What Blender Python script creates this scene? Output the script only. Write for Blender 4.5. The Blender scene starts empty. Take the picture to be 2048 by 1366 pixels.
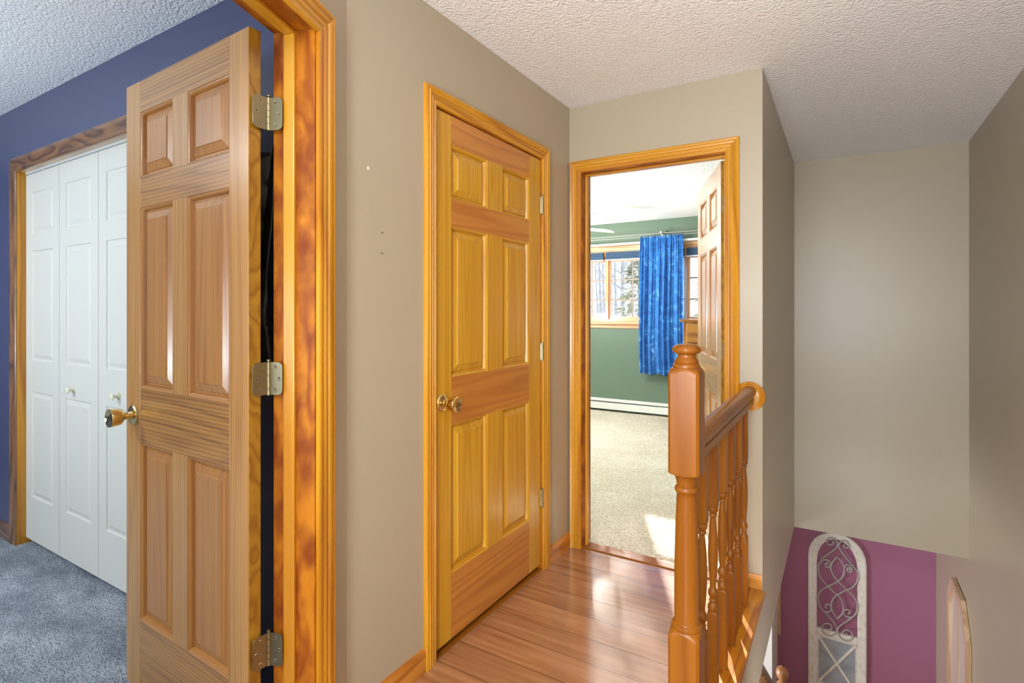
import bpy, math, random
from mathutils import Vector, Matrix
random.seed(7)
PI = math.pi
scene = bpy.context.scene
col = scene.collection

# ------------------------------------------------------------------ camera, sky, sun, lights, exposure
CAM_YAW = math.radians(31.389)
cd = bpy.data.cameras.new('camera'); cam = bpy.data.objects.new('camera', cd); col.objects.link(cam)
cam.location = (0, 0, 1.30); cam.rotation_euler = (PI/2, 0, CAM_YAW)
cd.sensor_width = 36; cd.lens = 36*1085/2048; cd.shift_y = -61.5/2048; cd.clip_start = .02
scene.camera = cam

w = bpy.data.worlds.new('sky'); scene.world = w; w.use_nodes = True
bg = w.node_tree.nodes['Background']; bg.inputs[0].default_value = (.88, .94, 1, 1); bg.inputs[1].default_value = 1.5

def lamp(name, kind, loc, energy, color=(1, 1, 1), direction=None, size=(1, 1), **kw):
    d = bpy.data.lights.new(name, kind); o = bpy.data.objects.new(name, d); col.objects.link(o)
    o.location = loc; d.energy = energy; d.color = color
    if kind == 'AREA':
        d.shape = 'RECTANGLE'; d.size, d.size_y = size
    if direction: o.rotation_euler = Vector(direction).to_track_quat('-Z', 'Y').to_euler()
    for k, v in kw.items(): setattr(d, k, v)
    return o
EL = math.radians(18.5)
lamp('sun', 'SUN', (-3, 9, 6), 24, (1, .95, .87), (.41*math.cos(EL)/.998, -.91*math.cos(EL)/.998, -math.sin(EL)), angle=.009)
lamp('landing_fill_rear', 'AREA', (.1, -2.35, 1.35), 88, (.84, .93, 1), (-.04, 1, .16), (1.1, 1.4))  # added fill behind the camera; the rear wall has no window
lamp('landing_assumed_ceiling_light', 'AREA', (-.1, -.9, 2.38), 74, (1, .99, .97), (0, .25, -1), (.6, .6))  # added overhead area light without a fixture; a ceiling lamp here is assumed
lamp('landing_fill_up', 'AREA', (-.42, -.95, .95), 80, (.80, .92, 1), (.2, .75, 1), (.8, .5))  # bodiless uplight added to lift the hall ceiling
lamp('left_bedroom_fill_up', 'AREA', (-3.2, -1.7, .9), 84, (.74, .89, 1), (0, .2, 1), (.7, .7))  # upward fill added to brighten the bedroom ceiling
lamp('left_bedroom_fill_rear', 'AREA', (-3.0, -2.9, 1.35), 58, (.80, .90, 1), (0, 1, .35), (2.2, 1.4))  # cool fill added before the bedroom's unseen end wall, where no window is built
lamp('left_bedroom_fill_down', 'AREA', (-3.3, -.7, 2.34), 34, (.86, .93, 1), (0, 0, -1), (.6, .6))  # overhead fill added for the dark carpet
lamp('fan_light', 'POINT', (-2.55, 4.9, 1.98), 75, (1, .97, .93), shadow_soft_size=.12)  # point fill added to light the window wall, not a known fan lamp
lamp('rear_bedroom_fill_up', 'AREA', (-3.5, 4.4, 1.2), 110, (1, .99, .97), (.2, .1, 1), (.5, .5))  # added upward fill that whitens the rear ceiling for the floor reflection
lamp('rear_bedroom_fill_side', 'AREA', (-4.12, 4.9, 1.2), 60, (.95, .98, 1), (1, -.05, .6), (1.8, 1.2))  # side fill added at an unseen wall without a window opening
lamp('lower_floor_fill', 'AREA', (-2.6, 4.2, -1.9), 95, (.93, .96, 1), (1, .5, 0), (1.4, 1.2))  # fill added to brighten the plum wall and lower floor
lamp('stairwell_fill', 'AREA', (.1, 2.0, -.7), 34, (.90, .96, 1), (.1, 1, -.12), (.5, .5))  # bare fill added in mid-stairwell to lighten its walls
scene.view_settings.view_transform = 'Standard'; scene.view_settings.look = 'None'
scene.view_settings.exposure = -0.08; scene.view_settings.gamma = 1; scene.view_settings.use_curve_mapping = False

# ------------------------------------------------------------------ materials
def lin(r, g, b):
    f = lambda c: ((c/255+.055)/1.055)**2.4 if c/255 > .04045 else c/255/12.92
    return (f(r), f(g), f(b), 1)

def newmat(name):
    m = bpy.data.materials.new(name); m.use_nodes = True
    nt = m.node_tree; b = nt.nodes['Principled BSDF']
    return m, nt, b, nt.nodes.new, nt.links.new

def plain(name, c, rough=.5, metal=0, bump=None, spec=.5):
    m, nt, b, N, L = newmat(name)
    b.inputs['Base Color'].default_value = c; b.inputs['Roughness'].default_value = rough
    b.inputs['Metallic'].default_value = metal; b.inputs['Specular IOR Level'].default_value = spec
    if bump:
        sc, st, di = bump
        tc = N('ShaderNodeTexCoord'); n = N('ShaderNodeTexNoise'); n.inputs['Scale'].default_value = sc; n.inputs['Detail'].default_value = 3
        bp = N('ShaderNodeBump'); bp.inputs['Strength'].default_value = st; bp.inputs['Distance'].default_value = di
        L(tc.outputs['Object'], n.inputs['Vector']); L(n.outputs[0], bp.inputs['Height']); L(bp.outputs[0], b.inputs['Normal'])
    return m

def wood(name, light, dark, grain='Z', rough=.3, rings=7., across=5., along=.55, blotch=None, bl=.35, fib=.25, contrast=1., coat=.35, lines=0., spec=.5):
    """stained timber: ring contours stretched along one axis, fine fibres and large blotches"""
    m, nt, b, N, L = newmat(name)
    tc = N('ShaderNodeTexCoord'); oi = N('ShaderNodeObjectInfo')
    mul = N('ShaderNodeVectorMath'); mul.operation = 'SCALE'; mul.inputs['Scale'].default_value = 1
    cmb = N('ShaderNodeCombineXYZ')
    k = N('ShaderNodeMath'); k.operation = 'MULTIPLY'; k.inputs[1].default_value = 37.
    L(oi.outputs['Random'], k.inputs[0])
    for i in range(3): L(k.outputs[0], cmb.inputs[i])
    add = N('ShaderNodeVectorMath'); add.operation = 'ADD'
    L(tc.outputs['Object'], add.inputs[0]); L(cmb.outputs[0], add.inputs[1])
    def mapped(ac, al):
        mp = N('ShaderNodeMapping'); s = [ac]*3; s['XYZ'.index(grain)] = al
        mp.inputs['Scale'].default_value = s; L(add.outputs[0], mp.inputs['Vector']); return mp
    n1 = N('ShaderNodeTexNoise'); n1.inputs['Scale'].default_value = 1; n1.inputs['Detail'].default_value = 1.5
    L(mapped(across, along).outputs[0], n1.inputs['Vector'])
    r = N('ShaderNodeMath'); r.operation = 'MULTIPLY'; r.inputs[1].default_value = rings; L(n1.outputs[0], r.inputs[0])
    fr = N('ShaderNodeMath'); fr.operation = 'FRACT'; L(r.outputs[0], fr.inputs[0])
    cr = N('ShaderNodeValToRGB'); e = cr.color_ramp.elements
    e[0].position = 0; e[0].color = (0, 0, 0, 1); e[1].position = 1; e[1].color = (0, 0, 0, 1)
    x = cr.color_ramp.elements.new(.72); x.color = (contrast, contrast, contrast, 1)
    x = cr.color_ramp.elements.new(.35); x.color = (.15*contrast,)*3 + (1,)
    L(fr.outputs[0], cr.inputs[0])
    n2 = N('ShaderNodeTexNoise'); n2.inputs['Scale'].default_value = 1; n2.inputs['Detail'].default_value = 2
    L(mapped(across*28, along*8).outputs[0], n2.inputs['Vector'])
    f2 = N('ShaderNodeMath'); f2.operation = 'MULTIPLY_ADD'; f2.inputs[1].default_value = fib*2; f2.inputs[2].default_value = -fib
    L(n2.outputs[0], f2.inputs[0])
    sm = N('ShaderNodeMath'); sm.operation = 'ADD'; sm.use_clamp = True; L(cr.outputs[0], sm.inputs[0]); L(f2.outputs[0], sm.inputs[1])
    mx = N('ShaderNodeMix'); mx.data_type = 'RGBA'; mx.inputs['A'].default_value = light; mx.inputs['B'].default_value = dark
    if lines:
        wv = N('ShaderNodeTexWave'); wv.wave_type = 'BANDS'; wv.bands_direction = 'Z' if grain == 'X' else 'X'; wv.wave_profile = 'SIN'
        wv.inputs['Scale'].default_value = 26; wv.inputs['Distortion'].default_value = 9; wv.inputs['Detail'].default_value = 1.5; wv.inputs['Detail Scale'].default_value = .35
        L(mapped(1., .07).outputs[0], wv.inputs['Vector'])
        pw = N('ShaderNodeMath'); pw.operation = 'POWER'; pw.inputs[1].default_value = 2.2; L(wv.outputs['Fac'], pw.inputs[0])
        ma = N('ShaderNodeMath'); ma.operation = 'MULTIPLY_ADD'; ma.use_clamp = True; ma.inputs[1].default_value = lines
        L(pw.outputs[0], ma.inputs[0]); L(sm.outputs[0], ma.inputs[2]); sm = ma
    L(sm.outputs[0], mx.inputs['Factor'])
    n3 = N('ShaderNodeTexNoise'); n3.inputs['Scale'].default_value = 1; n3.inputs['Detail'].default_value = 2.5
    L(mapped(across*1.6, along*3.5).outputs[0], n3.inputs['Vector'])
    cr3 = N('ShaderNodeValToRGB'); cr3.color_ramp.elements[0].position = .42; cr3.color_ramp.elements[1].position = .68
    L(n3.outputs[0], cr3.inputs[0])
    f3 = N('ShaderNodeMath'); f3.operation = 'MULTIPLY'; f3.inputs[1].default_value = bl; L(cr3.outputs[0], f3.inputs[0])
    mx2 = N('ShaderNodeMix'); mx2.data_type = 'RGBA'; mx2.inputs['B'].default_value = blotch or dark
    L(f3.outputs[0], mx2.inputs['Factor']); L(mx.outputs['Result'], mx2.inputs['A'])
    L(mx2.outputs['Result'], b.inputs['Base Color'])
    b.inputs['Roughness'].default_value = rough
    b.inputs['Specular IOR Level'].default_value = spec; b.inputs['Coat Weight'].default_value = coat; b.inputs['Coat Roughness'].default_value = rough*.6
    bp = N('ShaderNodeBump'); bp.inputs['Strength'].default_value = .12; bp.inputs['Distance'].default_value = .001
    L(sm.outputs[0], bp.inputs['Height']); L(bp.outputs[0], b.inputs['Normal'])
    return m

def woodset(name, *a, **k): return {g: wood(name + '_' + g, *a, grain=g, **k) for g in 'XYZ'}
W_amber = woodset('amber_pine', lin(210, 158, 40), lin(176, 112, 24), blotch=lin(196, 136, 20), bl=.5, rings=13, across=9, along=.3, contrast=.5, lines=.22)
W_amber_rail = woodset('amber_pine_rail', lin(200, 134, 58), lin(164, 94, 36), blotch=lin(176, 102, 46), bl=.4, rings=9, across=7, along=.5, contrast=.7)
W_pale = woodset('pale_pine', lin(202, 150, 82), lin(152, 98, 44), blotch=lin(182, 126, 60), bl=.3, rings=14, across=10, along=.3, contrast=.35, lines=.6)
W_pale_rail = woodset('pale_pine_rail', lin(188, 134, 68), lin(128, 84, 42), blotch=lin(166, 114, 56), bl=.3, rings=10, across=9, along=.6, contrast=.5, lines=.5)
W_pale_panel = woodset('pale_pine_panel', lin(190, 132, 64), lin(142, 88, 40), blotch=lin(170, 108, 50), bl=.3, rings=11, across=10, along=.3, contrast=.45, lines=.25)
W_case = woodset('casing_pine', lin(212, 148, 34), lin(178, 108, 20), blotch=lin(178, 130, 12), bl=.45, across=9, rings=5)
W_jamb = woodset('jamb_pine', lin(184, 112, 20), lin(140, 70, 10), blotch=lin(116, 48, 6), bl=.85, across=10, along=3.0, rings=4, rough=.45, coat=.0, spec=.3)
W_stop = woodset('stop_pine', lin(204, 146, 36), lin(184, 120, 22), bl=.2, across=10, rings=2)
W_edge = woodset('door_edge_pine', lin(172, 126, 36), lin(140, 92, 20), bl=.4, across=12, along=6)
W_rail = woodset('turned_oak', lin(150, 90, 22), lin(124, 68, 12), blotch=lin(134, 76, 16), bl=.3, across=7, rings=3, rough=.3, coat=.0, spec=.3)
W_base = woodset('baseboard_pine', lin(208, 140, 56), lin(168, 98, 30), bl=.3)
W_ledge = woodset('ledge_pine', lin(196, 128, 18), lin(150, 80, 8), bl=.4, across=12)
W_bwin = woodset('window_pine', lin(216, 168, 122), lin(180, 126, 82), bl=.2, across=9)
W_oldbrown = woodset('brown_pine', lin(150, 104, 66), lin(92, 62, 44), bl=.4, across=9, along=1.5, rings=8)
W_light = woodset('light_oak', lin(222, 192, 156), lin(196, 160, 122), bl=.2, across=9)

W_white = woodset('whitewashed_wood', lin(214, 206, 192), lin(196, 184, 168), bl=.2, across=9)
def paint(name, c, rough=.38, bump=.1):
    m, nt, b, N, L = newmat(name)
    b.inputs['Roughness'].default_value = rough; b.inputs['Specular IOR Level'].default_value = .45
    tc = N('ShaderNodeTexCoord')
    n = N('ShaderNodeTexNoise'); n.inputs['Scale'].default_value = 160; n.inputs['Detail'].default_value = 2
    n2 = N('ShaderNodeTexNoise'); n2.inputs['Scale'].default_value = 1.6
    hs = N('ShaderNodeMix'); hs.data_type = 'RGBA'; hs.inputs['A'].default_value = c
    hs.inputs['B'].default_value = tuple(v*.93 for v in c[:3]) + (1,)
    L(tc.outputs['Object'], n.inputs['Vector']); L(tc.outputs['Object'], n2.inputs['Vector'])
    L(n2.outputs[0], hs.inputs['Factor']); L(hs.outputs['Result'], b.inputs['Base Color'])
    bp = N('ShaderNodeBump'); bp.inputs['Strength'].default_value = bump; bp.inputs['Distance'].default_value = .002
    L(n.outputs[0], bp.inputs['Height']); L(bp.outputs[0], b.inputs['Normal'])
    return m
M_tan = paint('tan_paint', lin(177, 164, 142), .34)
M_navy = paint('navy_paint', lin(80, 84, 116), .35)
M_green = paint('sage_paint', lin(100, 120, 102), .5)
M_plum = paint('plum_paint', lin(168, 108, 136), .45)
M_white = plain('white_paint', lin(228, 230, 226), .4)
M_whitedoor = plain('white_door_paint', lin(222, 219, 208), .42, bump=(60, .15, .002))
M_brass = plain('brass', (.78, .60, .28, 1), .12, 1)
M_satin = plain('satin_brass', (.36, .31, .19, 1), .38, 1)
M_dark = plain('dark_metal', (.03, .03, .035, 1), .4)
M_iron = plain('grey_iron', lin(176, 170, 166), .4, .1)
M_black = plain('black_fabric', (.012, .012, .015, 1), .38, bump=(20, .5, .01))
M_screw = plain('screw_steel', (.40, .36, .26, 1), .3, 1)
M_blind = plain('navy_blind', lin(48, 76, 104), .7)
M_fan = plain('fan_white', lin(240, 240, 236), .4)
M_munt = plain('muntin_brown', lin(150, 128, 112), .5)
M_ivory = plain('ivory_plastic', lin(232, 228, 200), .35)

def popcorn():
    m, nt, b, N, L = newmat('popcorn_ceiling')
    b.inputs['Base Color'].default_value = lin(246, 245, 245); b.inputs['Roughness'].default_value = .9
    b.inputs['Specular IOR Level'].default_value = .1
    tc = N('ShaderNodeTexCoord')
    n = N('ShaderNodeTexNoise'); n.inputs['Scale'].default_value = 75; n.inputs['Detail'].default_value = 3
    v = N('ShaderNodeTexVoronoi'); v.inputs['Scale'].default_value = 95
    a = N('ShaderNodeMath'); a.operation = 'SUBTRACT'
    L(tc.outputs['Object'], n.inputs['Vector']); L(tc.outputs['Object'], v.inputs['Vector'])
    L(n.outputs[0], a.inputs[0]); L(v.outputs['Distance'], a.inputs[1])
    bp = N('ShaderNodeBump'); bp.inputs['Strength'].default_value = .6; bp.inputs['Distance'].default_value = .006
    L(a.outputs[0], bp.inputs['Height']); L(bp.outputs[0], b.inputs['Normal'])
    return m
M_pop = popcorn()

def carpet(name, c1, c2, c3, big=2.2, stretch=(1, 1, 1)):
    m, nt, b, N, L = newmat(name)
    b.inputs['Roughness'].default_value = .95; b.inputs['Specular IOR Level'].default_value = .05
    tc = N('ShaderNodeTexCoord'); mp = N('ShaderNodeMapping'); mp.inputs['Scale'].default_value = stretch; mp.inputs['Rotation'].default_value = (0, 0, .5)
    L(tc.outputs['Object'], mp.inputs['Vector'])
    n = N('ShaderNodeTexNoise'); n.inputs['Scale'].default_value = 105; n.inputs['Detail'].default_value = 3
    n2 = N('ShaderNodeTexNoise'); n2.inputs['Scale'].default_value = big; n2.inputs['Detail'].default_value = 5; n2.inputs['Roughness'].default_value = .65
    for q in (n, n2): L(mp.outputs[0], q.inputs['Vector'])
    r1 = N('ShaderNodeValToRGB'); r1.color_ramp.elements[0].position = .38; r1.color_ramp.elements[1].position = .64
    r1.color_ramp.elements[0].color = c1; r1.color_ramp.elements[1].color = c2
    L(n2.outputs[0], r1.inputs[0])
    r2 = N('ShaderNodeValToRGB'); r2.color_ramp.elements[0].position = .36; r2.color_ramp.elements[1].position = .56
    r2.color_ramp.elements[0].color = (.85, .85, .85, 1); r2.color_ramp.elements[1].color = (0, 0, 0, 1)
    L(n.outputs[0], r2.inputs[0])
    mx = N('ShaderNodeMix'); mx.data_type = 'RGBA'; mx.inputs['B'].default_value = c3
    L(r2.outputs[0], mx.inputs['Factor']); L(r1.outputs[0], mx.inputs['A']); L(mx.outputs['Result'], b.inputs['Base Color'])
    bp = N('ShaderNodeBump'); bp.inputs['Strength'].default_value = 1; bp.inputs['Distance'].default_value = .012
    L(n.outputs[0], bp.inputs['Height']); L(bp.outputs[0], b.inputs['Normal'])
    return m
M_carpet_grey = carpet('grey_carpet', lin(146, 154, 164), lin(198, 206, 214), lin(104, 110, 120), 3.0, (1, 1.9, 1))
M_carpet_beige = carpet('beige_carpet', lin(216, 208, 188), lin(236, 230, 216), lin(184, 172, 148), 2.0)

def planks():
    m, nt, b, N, L = newmat('maple_planks')
    tc = N('ShaderNodeTexCoord'); sp = N('ShaderNodeSeparateXYZ'); L(tc.outputs['Object'], sp.inputs[0])
    PW = .1395
    d = N('ShaderNodeMath'); d.operation = 'DIVIDE'; d.inputs[1].default_value = PW
    off = N('ShaderNodeMath'); off.operation = 'ADD'; off.inputs[1].default_value = .10
    L(sp.outputs['Y'], off.inputs[0]); L(off.outputs[0], d.inputs[0])
    fl = N('ShaderNodeMath'); fl.operation = 'FLOOR'; L(d.outputs[0], fl.inputs[0])
    fr = N('ShaderNodeMath'); fr.operation = 'FRACT'; L(d.outputs[0], fr.inputs[0])
    wn = N('ShaderNodeTexWhiteNoise'); wn.noise_dimensions = '1D'; L(fl.outputs[0], wn.inputs['W'])
    cb = N('ShaderNodeCombineXYZ')
    mx_ = N('ShaderNodeMath'); mx_.operation = 'MULTIPLY_ADD'; mx_.inputs[1].default_value = 23; L(wn.outputs['Value'], mx_.inputs[0]); L(sp.outputs['X'], mx_.inputs[2])
    L(mx_.outputs[0], cb.inputs[0]); L(sp.outputs['Y'], cb.inputs[1])
    mp = N('ShaderNodeMapping'); mp.inputs['Scale'].default_value = (2.2, 30, 1); L(cb.outputs[0], mp.inputs['Vector'])
    n = N('ShaderNodeTexNoise'); n.inputs['Scale'].default_value = 1; n.inputs['Detail'].default_value = 4; L(mp.outputs[0], n.inputs['Vector'])
    mp2 = N('ShaderNodeMapping'); mp2.inputs['Scale'].default_value = (7, 2.5, 1); L(cb.outputs[0], mp2.inputs['Vector'])
    n2 = N('ShaderNodeTexNoise'); n2.inputs['Scale'].default_value = 1; n2.inputs['Detail'].default_value = 3; L(mp2.outputs[0], n2.inputs['Vector'])
    r = N('ShaderNodeValToRGB'); r.color_ramp.elements[0].position = .3; r.color_ramp.elements[1].position = .7
    r.color_ramp.elements[0].color = lin(146, 94, 58); r.color_ramp.elements[1].color = lin(184, 132, 94)
    L(n.outputs[0], r.inputs[0])
    hv = N('ShaderNodeHueSaturation'); L(r.outputs[0], hv.inputs['Color'])
    v1 = N('ShaderNodeMath'); v1.operation = 'MULTIPLY_ADD'; v1.inputs[1].default_value = .22; v1.inputs[2].default_value = .9
    L(wn.outputs['Value'], v1.inputs[0]); L(v1.outputs[0], hv.inputs['Value'])
    gap = N('ShaderNodeMath'); gap.operation = 'COMPARE'; gap.inputs[1].default_value = 0; gap.inputs[2].default_value = .018
    L(fr.outputs[0], gap.inputs[0])
    mg = N('ShaderNodeMix'); mg.data_type = 'RGBA'; mg.inputs['B'].default_value = lin(84, 48, 28)
    L(gap.outputs[0], mg.inputs['Factor']); L(hv.outputs[0], mg.inputs['A']); L(mg.outputs['Result'], b.inputs['Base Color'])
    b.inputs['Roughness'].default_value = .22
    b.inputs['Coat Weight'].default_value = 1; b.inputs['Coat Roughness'].default_value = .13
    h = N('ShaderNodeMath'); h.operation = 'MULTIPLY_ADD'; h.inputs[1].default_value = -1.5; L(gap.outputs[0], h.inputs[0]); L(n2.outputs[0], h.inputs[2])
    bp = N('ShaderNodeBump'); bp.inputs['Strength'].default_value = .25; bp.inputs['Distance'].default_value = .002
    L(h.outputs[0], bp.inputs['Height']); L(bp.outputs[0], b.inputs['Normal']); L(bp.outputs[0], b.inputs['Coat Normal'])
    return m
M_planks = planks()

def glassmat():
    m, nt, b, N, L = newmat('window_glass')
    t = N('ShaderNodeBsdfTransparent'); g = N('ShaderNodeBsdfGlossy'); g.inputs['Roughness'].default_value = .02
    f = N('ShaderNodeFresnel'); f.inputs[0].default_value = 1.45; mx = N('ShaderNodeMixShader')
    L(f.outputs[0], mx.inputs[0]); L(t.outputs[0], mx.inputs[1]); L(g.outputs[0], mx.inputs[2])
    L(mx.outputs[0], nt.nodes['Material Output'].inputs['Surface'])
    return m
M_glass = glassmat()

def curtainmat():
    m, nt, b, N, L = newmat('blue_batik')
    tc = N('ShaderNodeTexCoord')
    n = N('ShaderNodeTexNoise'); n.inputs['Scale'].default_value = 11; n.inputs['Detail'].default_value = 3; n.inputs['Distortion'].default_value = 1.2
    r = N('ShaderNodeValToRGB'); e = r.color_ramp.elements
    e[0].position = .36; e[0].color = lin(8, 84, 160); e[1].position = .60; e[1].color = lin(30, 118, 190)
    x = r.color_ramp.elements.new(.70); x.color = lin(120, 178, 226)
    L(tc.outputs['Object'], n.inputs['Vector']); L(n.outputs[0], r.inputs[0]); L(r.outputs[0], b.inputs['Base Color'])
    b.inputs['Roughness'].default_value = .7
    b.inputs['Sheen Weight'].default_value = .2
    return m
M_curtain = curtainmat()

def distressed(name, c1, c2, sc=14, lo=.5, hi=.68):
    m, nt, b, N, L = newmat(name)
    tc = N('ShaderNodeTexCoord'); n = N('ShaderNodeTexNoise'); n.inputs['Scale'].default_value = sc; n.inputs['Detail'].default_value = 6
    r = N('ShaderNodeValToRGB'); r.color_ramp.elements[0].position = lo; r.color_ramp.elements[1].position = hi
    r.color_ramp.elements[0].color = c1; r.color_ramp.elements[1].color = c2
    L(tc.outputs['Object'], n.inputs['Vector']); L(n.outputs[0], r.inputs[0]); L(r.outputs[0], b.inputs['Base Color'])
    b.inputs['Roughness'].default_value = .7
    return m
M_cream = distressed('distressed_cream', lin(236, 232, 222), lin(214, 202, 180), 20, .5, .75)
M_zinc = distressed('zinc_sheet', lin(168, 174, 180), lin(142, 148, 154), 9)
M_bark = distressed('bark', lin(176, 180, 188), lin(150, 152, 158), 5)  # paled: outdoor haze and overexposure are put into the colour
M_pine = distressed('hazed_needles', lin(158, 168, 154), lin(190, 186, 150), 1.2, .45, .7)  # greens lightened so the foliage colour carries the haze too
M_snow = plain('snowy_ground', lin(206, 208, 214), .9)

# ------------------------------------------------------------------ mesh helpers
class MB:
    def __init__(s): s.v = []; s.f = []; s.m = []; s.sm = []
    def add(s, vs, fs, mi=0, smooth=False):
        o = len(s.v); s.v += [tuple(v) for v in vs]
        for f in fs: s.f.append([o+i for i in f]); s.m.append(mi); s.sm.append(smooth)
        return s
    def box(s, x0, x1, y0, y1, z0, z1, mi=0, ch=0.):
        if ch <= 0:
            v = [(x, y, z) for z in (z0, z1) for y in (y0, y1) for x in (x0, x1)]
            return s.add(v, [(0, 2, 3, 1), (4, 5, 7, 6), (0, 1, 5, 4), (2, 6, 7, 3), (0, 4, 6, 2), (1, 3, 7, 5)], mi)
        # chamfered box
        import bmesh
        bm = bmesh.new(); bmesh.ops.create_cube(bm, size=1)
        for v in bm.verts: v.co = Vector(((x0+x1)/2+v.co.x*(x1-x0), (y0+y1)/2+v.co.y*(y1-y0), (z0+z1)/2+v.co.z*(z1-z0)))
        bmesh.ops.bevel(bm, geom=list(bm.edges), offset=ch, segments=2, affect='EDGES', profile=.5)
        bm.verts.index_update()
        s.add([v.co[:] for v in bm.verts], [[v.index for v in f.verts] for f in bm.faces], mi); bm.free()
        return s
    def lathe(s, prof, c=(0, 0, 0), axis='Z', n=28, mi=0, smooth=True, flip=1):
        ax = {'X': 0, 'Y': 1, 'Z': 2}[axis]; vs = []; fs = []
        for r, h in prof:
            for k in range(n):
                a = 2*PI*k/n; p = [0, 0, 0]; p[ax] = h*flip; p[(ax+1) % 3] = r*math.cos(a); p[(ax+2) % 3] = r*math.sin(a)
                vs.append((c[0]+p[0], c[1]+p[1], c[2]+p[2]))
        for i in range(len(prof)-1):
            for k in range(n):
                q = (i*n+k, i*n+(k+1) % n, (i+1)*n+(k+1) % n, (i+1)*n+k)
                fs.append(q if flip > 0 else q[::-1])
        a_, b_ = list(range(n)), [(len(prof)-1)*n+k for k in range(n)]
        fs.append(a_[::-1] if flip > 0 else a_); fs.append(b_ if flip > 0 else b_[::-1])
        return s.add(vs, fs, mi, smooth)
    def tube(s, pts, r, n=8, mi=0, smooth=True):
        pts = [Vector(p) for p in pts]; rs = r if isinstance(r, (list, tuple)) else [r]*len(pts)
        vs = []; fs = []; up = None
        for i, p in enumerate(pts):
            t = (pts[min(i+1, len(pts)-1)]-pts[max(i-1, 0)]).normalized()
            if up is None:
                up = Vector((0, 0, 1)) if abs(t.z) < .9 else Vector((1, 0, 0))
            a = t.cross(up)
            if a.length < 1e-5: a = t.orthogonal()
            a.normalize(); bb = a.cross(t).normalized(); up = bb
            for k in range(n):
                an = 2*PI*k/n; vs.append(p+a*math.cos(an)*rs[i]+bb*math.sin(an)*rs[i])
        m = len(pts)
        for i in range(m-1):
            for k in range(n): fs.append((i*n+k, i*n+(k+1) % n, (i+1)*n+(k+1) % n, (i+1)*n+k))
        fs.append(list(range(n))[::-1]); fs.append([(m-1)*n+k for k in range(n)])
        return s.add(vs, fs, mi, smooth)
    def build(s, name, mats, parent=None, mw=None, kind=None):
        import bmesh
        me = bpy.data.meshes.new(name); me.from_pydata(s.v, [], s.f); me.update()
        if not isinstance(mats, (list, tuple)): mats = [mats]
        for m in mats: me.materials.append(m)
        for p, mi, sm in zip(me.polygons, s.m, s.sm): p.material_index = mi; p.use_smooth = sm
        bm = bmesh.new(); bm.from_mesh(me); bmesh.ops.recalc_face_normals(bm, faces=bm.faces); bm.to_mesh(me); bm.free()
        if any(s.sm):
            try: me.set_sharp_from_angle(angle=math.radians(38))
            except Exception: pass
        o = bpy.data.objects.new(name, me); col.objects.link(o)
        if parent: o.parent = parent
        if mw is not None: o.matrix_local = mw
        if kind: o['kind'] = kind
        return o

def spline(p, k=6):
    p = [Vector(q) for q in p]; out = []
    for i in range(len(p)-1):
        a, b, c, d = p[max(i-1, 0)], p[i], p[i+1], p[min(i+2, len(p)-1)]
        for j in range(k):
            t = j/k; out.append(.5*((2*b)+(-a+c)*t+(2*a-5*b+4*c-d)*t*t+(-a+3*b-3*c+d)*t**3))
    out.append(p[-1]); return out

def empty(name, loc=(0, 0, 0), rz=0, kind=None, mw=None):
    o = bpy.data.objects.new(name, None); col.objects.link(o); o.empty_display_size = .1
    if mw is not None: o.matrix_world = mw
    else: o.location = loc; o.rotation_euler = (0, 0, rz)
    if kind: o['kind'] = kind
    return o
def tag(o, label, cat, group=None, kind=None):
    o['label'] = label; o['category'] = cat
    if group: o['group'] = group
    if kind: o['kind'] = kind
    return o
def struct(name, mb, mat, label=None, cat=None, mw=None, parent=None):
    o = mb.build(name, mat, parent=parent, mw=mw)
    if parent is None:
        o['kind'] = 'structure'
        if label: o['label'] = label; o['category'] = cat
    return o
def frame(origin, xd):
    """local x along xd (horizontal), y = z cross x, z up"""
    x = Vector((xd[0], xd[1], 0)).normalized(); z = Vector((0, 0, 1)); y = z.cross(x)
    M = Matrix.Identity(4)
    for i in range(3): M[i][0] = x[i]; M[i][1] = y[i]; M[i][2] = z[i]; M[i][3] = origin[i]
    return M

CZ = 2.42                      # ceiling height
XA, YB = -1.293, 2.730         # hall wall planes
XC, YD, XE, YF = -.316, 4.634, .711, 6.12
G0 = Vector((XA, 1.150, 0)); GD = (.3483, -.9374)
MG = frame(G0, GD)

# ------------------------------------------------------------------ walls
ww = .115
o = MB().box(XA-ww, XA, 1.150, 1.556, 0, CZ).box(XA-ww, XA, 2.418, YB+ww, 0, CZ).box(XA-ww, XA, 1.556, 2.418, 2.072, CZ)
struct('wall_left', o, M_tan, 'tan wall of the hall around the closed pine door', 'wall')
o = MB().box(0, .160, -.118, 0, 0, CZ).box(.995, 1.60, -.118, 0, 0, CZ).box(.160, .995, -.118, 0, 2.085, CZ)
struct('wall_bedroom', o, [M_tan], 'narrow tan wall beside the bedroom doorway', 'wall', mw=MG)
o = MB().box(XA-ww, -1.234, YB, YB+ww, 0, CZ).box(-.463, XC-.001, YB, YB+ww, 0, CZ).box(-1.234, -.463, YB, YB+ww, 2.070, CZ)
struct('wall_back', o, M_tan, 'tan wall around the open doorway at the hall end', 'wall')
o = MB().box(XC-ww, XC, YB+.001, YD, -.34, CZ)
struct('wall_stairwell', o, M_tan, 'tan side wall of the stairwell beyond the doorway', 'wall')
o = MB().box(XC, XE, YD, YD+.12, -.34, CZ)
struct('wall_bulkhead', o, M_tan, 'tan bulkhead wall hanging over the stairs', 'wall')
o = MB().box(XE, XE+.12, -2.5, YF, -2.7, CZ)
struct('wall_right', o, M_tan, 'tall tan wall along the right of the stairwell', 'wall')
o = MB().box(-3.2, XE+.12, YF, YF+.12, -2.7, -.34)
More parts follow.
